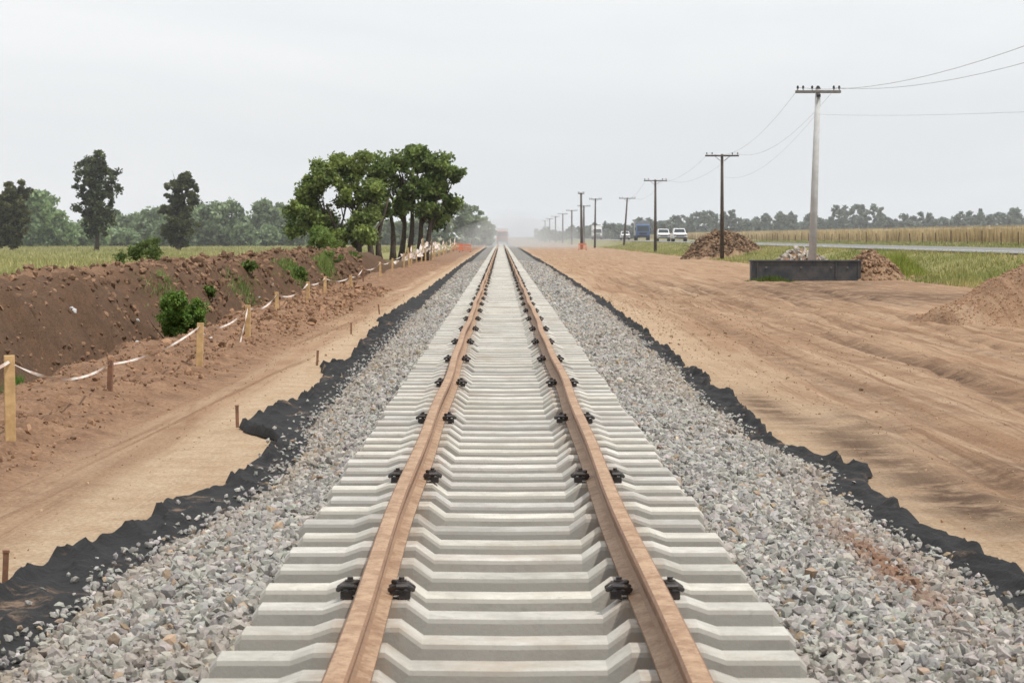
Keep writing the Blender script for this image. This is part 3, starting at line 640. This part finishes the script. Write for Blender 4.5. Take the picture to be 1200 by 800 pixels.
for i in range(len(ft)-1):
    tape(ft[i],ft[i+1],.35,.10); tape((ft[i][0],ft[i][1],ft[i][2]-.35),(ft[i+1][0],ft[i+1][1],ft[i+1][2]-.45),.2,.12)
    if i<8:
        tape((ft[i][0]-.8,ft[i][1],.35),(ft[i][0]+.3,ft[i][1]+3,ft[i][2]-.2),.05,.18,10); tape((ft[i][0]-.5,ft[i][1]+2,.75),(ft[i][0]+.2,ft[i][1]+6,ft[i][2]-.3),.12,.22,10)
tp.obj('tape',M_tape,FT)
for x,y,h in ((-2.52,13,.19),(-2.47,24,.20),(-2.55,35.5,.2),(-2.75,47,.2),(-2.8,59,.22)):
    t=MB(); g=float(gh(x,y)); t.box((0,0,h/2-.04),(.028,.022,h+.08)); t.box((0,0,h+.004),(.034,.028,.012)); t.obj('survey_peg',M_oldstake,None,(x,y,g),(rng.normal(0,.06),rng.normal(0,.06),.3))
def barrier(x,y,w=1.6,h=.95):
    E=empty('plastic_barrier',(x,y,0)); g=float(gh(x,y)); t=MB()
    for s in(-1,1): t.box((s*w/2,0,g+h/2),(.07,.07,h))
    for z in(.25,.5,.75,.92): t.box((0,0,g+z*h/.95),(w-.08,.04,.12))
    t.obj('panel',M_orange,E); t=MB()
    for s in(-1,1): t.box((s*w/2,0,g+.03),(.16,.5,.06))
    t.obj('feet',M_dark,E)
for x,y,w_ in ((-4.2,300,1.3),(-5.4,322,1.2),(11.0,345,1.0)): barrier(x,y,w_,.9)

# ------------------------------------------------------------ vehicles
def wheels(E,pts,r=.36,w=.24):
    t=MB()
    for x,y,z in pts: t.tube([(x-w/2,y,z),(x+w/2,y,z)],r,16)
    t.obj('wheels',M_dark,E)
def hull(prof,w0,w1,ztop):
    V=[];k=len(prof)
    for s in(-1,1):
        for y,z in prof:
            w=w0+(w1-w0)*max(0,(z-ztop[0])/(ztop[1]-ztop[0])); V.append((s*w/2,y,z))
    F=[(i,(i+1)%k,k+(i+1)%k,k+i) for i in range(k)]+[tuple(range(k)),tuple(range(2*k-1,k-1,-1))]; return V,F
def pickup(x,y,z,mat):
    E=empty('pickup_truck',(x,y,z)); t=MB()
    t.add(*hull([(-2.6,.45),(-2.62,.95),(-2.5,1.08),(-1.2,1.15),(2.6,1.15),(2.65,.5),(2.6,.42),(-2.4,.38)],1.85,1.80,(.4,1.15)))
    t.add(*hull([(-1.25,1.14),(-.55,1.72),(-.3,1.78),(.9,1.78),(1.15,1.70),(1.3,1.14)],1.75,1.45,(1.14,1.78)))
    t.obj('body',mat,E,bevel=.05)
    t=MB(); t.add([(-.74,-1.17,1.24),(.74,-1.17,1.24),(.63,-.62,1.69),(-.63,-.62,1.69)],[(0,1,2,3)])
    for s in(-1,1): t.add([(s*.87,-.95,1.22),(s*.87,1.1,1.22),(s*.765,.95,1.66),(s*.765,-.5,1.66)],[(0,1,2,3)])
    t.obj('windows',M_glass,E)
    t=MB(); t.box((0,-2.64,.82),(1.1,.05,.2)); t.box((0,-2.63,.52),(1.7,.06,.14)); t.obj('grille_and_bumper',M_dark,E)
    t=MB(); 
    for s in(-1,1): t.box((s*.72,-2.62,.88),(.28,.06,.16)); t.box((s*1.0,-.9,1.25),(.18,.08,.14))
    t.obj('headlights_and_mirrors',M_glass,E)
    wheels(E,[(s*.82,yy_,.37) for s in(-1,1) for yy_ in(-1.65,1.6)])
def lorry(x,y,z,mat,box):
    E=empty('lorry',(x,y,z)); t=MB(); t.add(*hull([(-3.4,.55),(-3.45,1.5),(-3.2,2.75),(-1.7,2.85),(-1.6,.55)],2.4,2.25,(1.5,2.8))); t.obj('cab',mat,E,bevel=.07)
    t=MB(); t.box((0,1.4,2.15),(2.45,5.6,2.6)); t.obj('cargo_box',box,E,bevel=.04)
    t=MB(); t.add([(-1.02,-3.46,1.6),(1.02,-3.46,1.6),(.98,-3.27,2.55),(-.98,-3.27,2.55)],[(0,1,2,3)]); t.obj('windscreen',M_glass,E)
    t=MB(); t.box((0,-3.46,.75),(2.3,.12,.3)); t.box((0,.9,.7),(.9,7.4,.25)); t.box((0,-3.46,1.2),(1.3,.05,.3))
    for s in(-1,1): t.box((s*1.32,-3.3,2.0),(.14,.1,.5))
    t.obj('chassis_and_bumper',M_dark,E); wheels(E,[(s*1.05,q,.5) for s in(-1,1) for q in(-2.6,2.3,3.4)],.5,.3)
pickup(24.0,345,1.14,M_white); pickup(23.3,368,1.14,M_white); pickup(25.2,520,1.14,M_white)
lorry(24.8,450,1.14,M_blue,M_greycar); lorry(24.0,640,1.14,M_white,M_white)
lorry(.3,545,.2,M_red,M_white)

# ------------------------------------------------------------ airborne dust and haze (uniform real volumes)
def volmat(name,dens,col):
    m=bpy.data.materials.new(name); m.use_nodes=True; nt=m.node_tree; nt.nodes.remove(nt.nodes['Principled BSDF'])
    v=nd(nt,'ShaderNodeVolumeScatter',{'Density':dens}); v.inputs['Color'].default_value=col+(1,)
    nt.links.new(v.outputs[0],nt.nodes['Material Output'].inputs['Volume']); m.cycles.homogeneous_volume=True; return m
def puff(name,loc,scl,mat,seed,parent):
    me=bpy.data.meshes.new(name); bm=bmesh.new(); bmesh.ops.create_icosphere(bm,subdivisions=4,radius=1)
    for v in bm.verts:
        n_=float(fbm(v.co.x*1.6+seed,v.co.z*1.6+v.co.y,3,seed)); v.co*=1+.7*n_
    bm.to_mesh(me); bm.free(); o=bpy.data.objects.new(name,me); o.location=loc; o.scale=scl; me.materials.append(mat); link(o,parent)
DC=empty('dust_cloud'); md=volmat('dust',.0024,(1.,.95,.88))
for i,(x,y,sx,sy,sz) in enumerate([(3,430,11,90,4.5),(6,420,8,60,6.5),(1,470,8,70,6.0),(9,460,10,80,4.5)]):
    puff('puff_%d'%i,(x,y,.3),(sx,sy,sz),md,i+3,DC)
me=bpy.data.meshes.new('atmospheric_haze'); bm=bmesh.new(); bmesh.ops.create_cube(bm,size=1); bm.to_mesh(me); bm.free()
o=bpy.data.objects.new('atmospheric_haze',me); o.scale=(1600,1000,60); o.location=(0,150+500,29); me.materials.append(volmat('haze',.00038,(1.,1.,1.))); link(o)

# ------------------------------------------------------------ world, sun, camera
EL,AZ=math.radians(64),math.radians(125)
w=bpy.data.worlds.new('World'); sc.world=w; w.use_nodes=True; nt=w.node_tree; bg=nt.nodes['Background']
sky=nd(nt,'ShaderNodeTexSky',sky_type='NISHITA'); sky.sun_disc=False; sky.sun_elevation=EL; sky.sun_rotation=AZ; sky.dust_density=4; sky.air_density=1; sky.altitude=20
tc=nd(nt,'ShaderNodeTexCoord'); mp=nd(nt,'ShaderNodeMapping'); mp.inputs['Scale'].default_value=(1.5,1.5,7); mp.inputs['Rotation'].default_value=(0,.12,0); nt.links.new(tc.outputs['Generated'],mp.inputs[0])
cn=noise(nt,mp.outputs[0],1.4,5,.55,.4)
cl_=mixc(nt,ramp(nt,cn,.35,.65),(9.6,10.0,10.4),(10.4,10.55,10.6))
c=mixc(nt,ramp(nt,cn,.3,.7,.84,.94),sky.outputs[0],cl_)
nt.links.new(c,bg.inputs[0]); bg.inputs[1].default_value=.1
sd=bpy.data.lights.new('sun','SUN'); sd.energy=3.0; sd.angle=math.radians(1.2); sd.color=(1,.955,.89)
so=bpy.data.objects.new('sun',sd); link(so)
S_=Vector((math.cos(EL)*math.sin(AZ),math.cos(EL)*math.cos(AZ),math.sin(EL))); so.rotation_euler=(-S_).to_track_quat('-Z','Y').to_euler(); so.location=(20,-20,40)
cd=bpy.data.cameras.new('camera'); co=bpy.data.objects.new('camera',cd); link(co); co.location=(0,0,1.785); co.rotation_euler=(math.radians(90),0,0)
cd.sensor_width=36; cd.lens=90; cd.shift_x=13/1200; cd.shift_y=-122.5/1200; cd.clip_start=.1; cd.clip_end=8000
cd.dof.use_dof=True; cd.dof.focus_distance=24; cd.dof.aperture_fstop=13
sc.camera=co
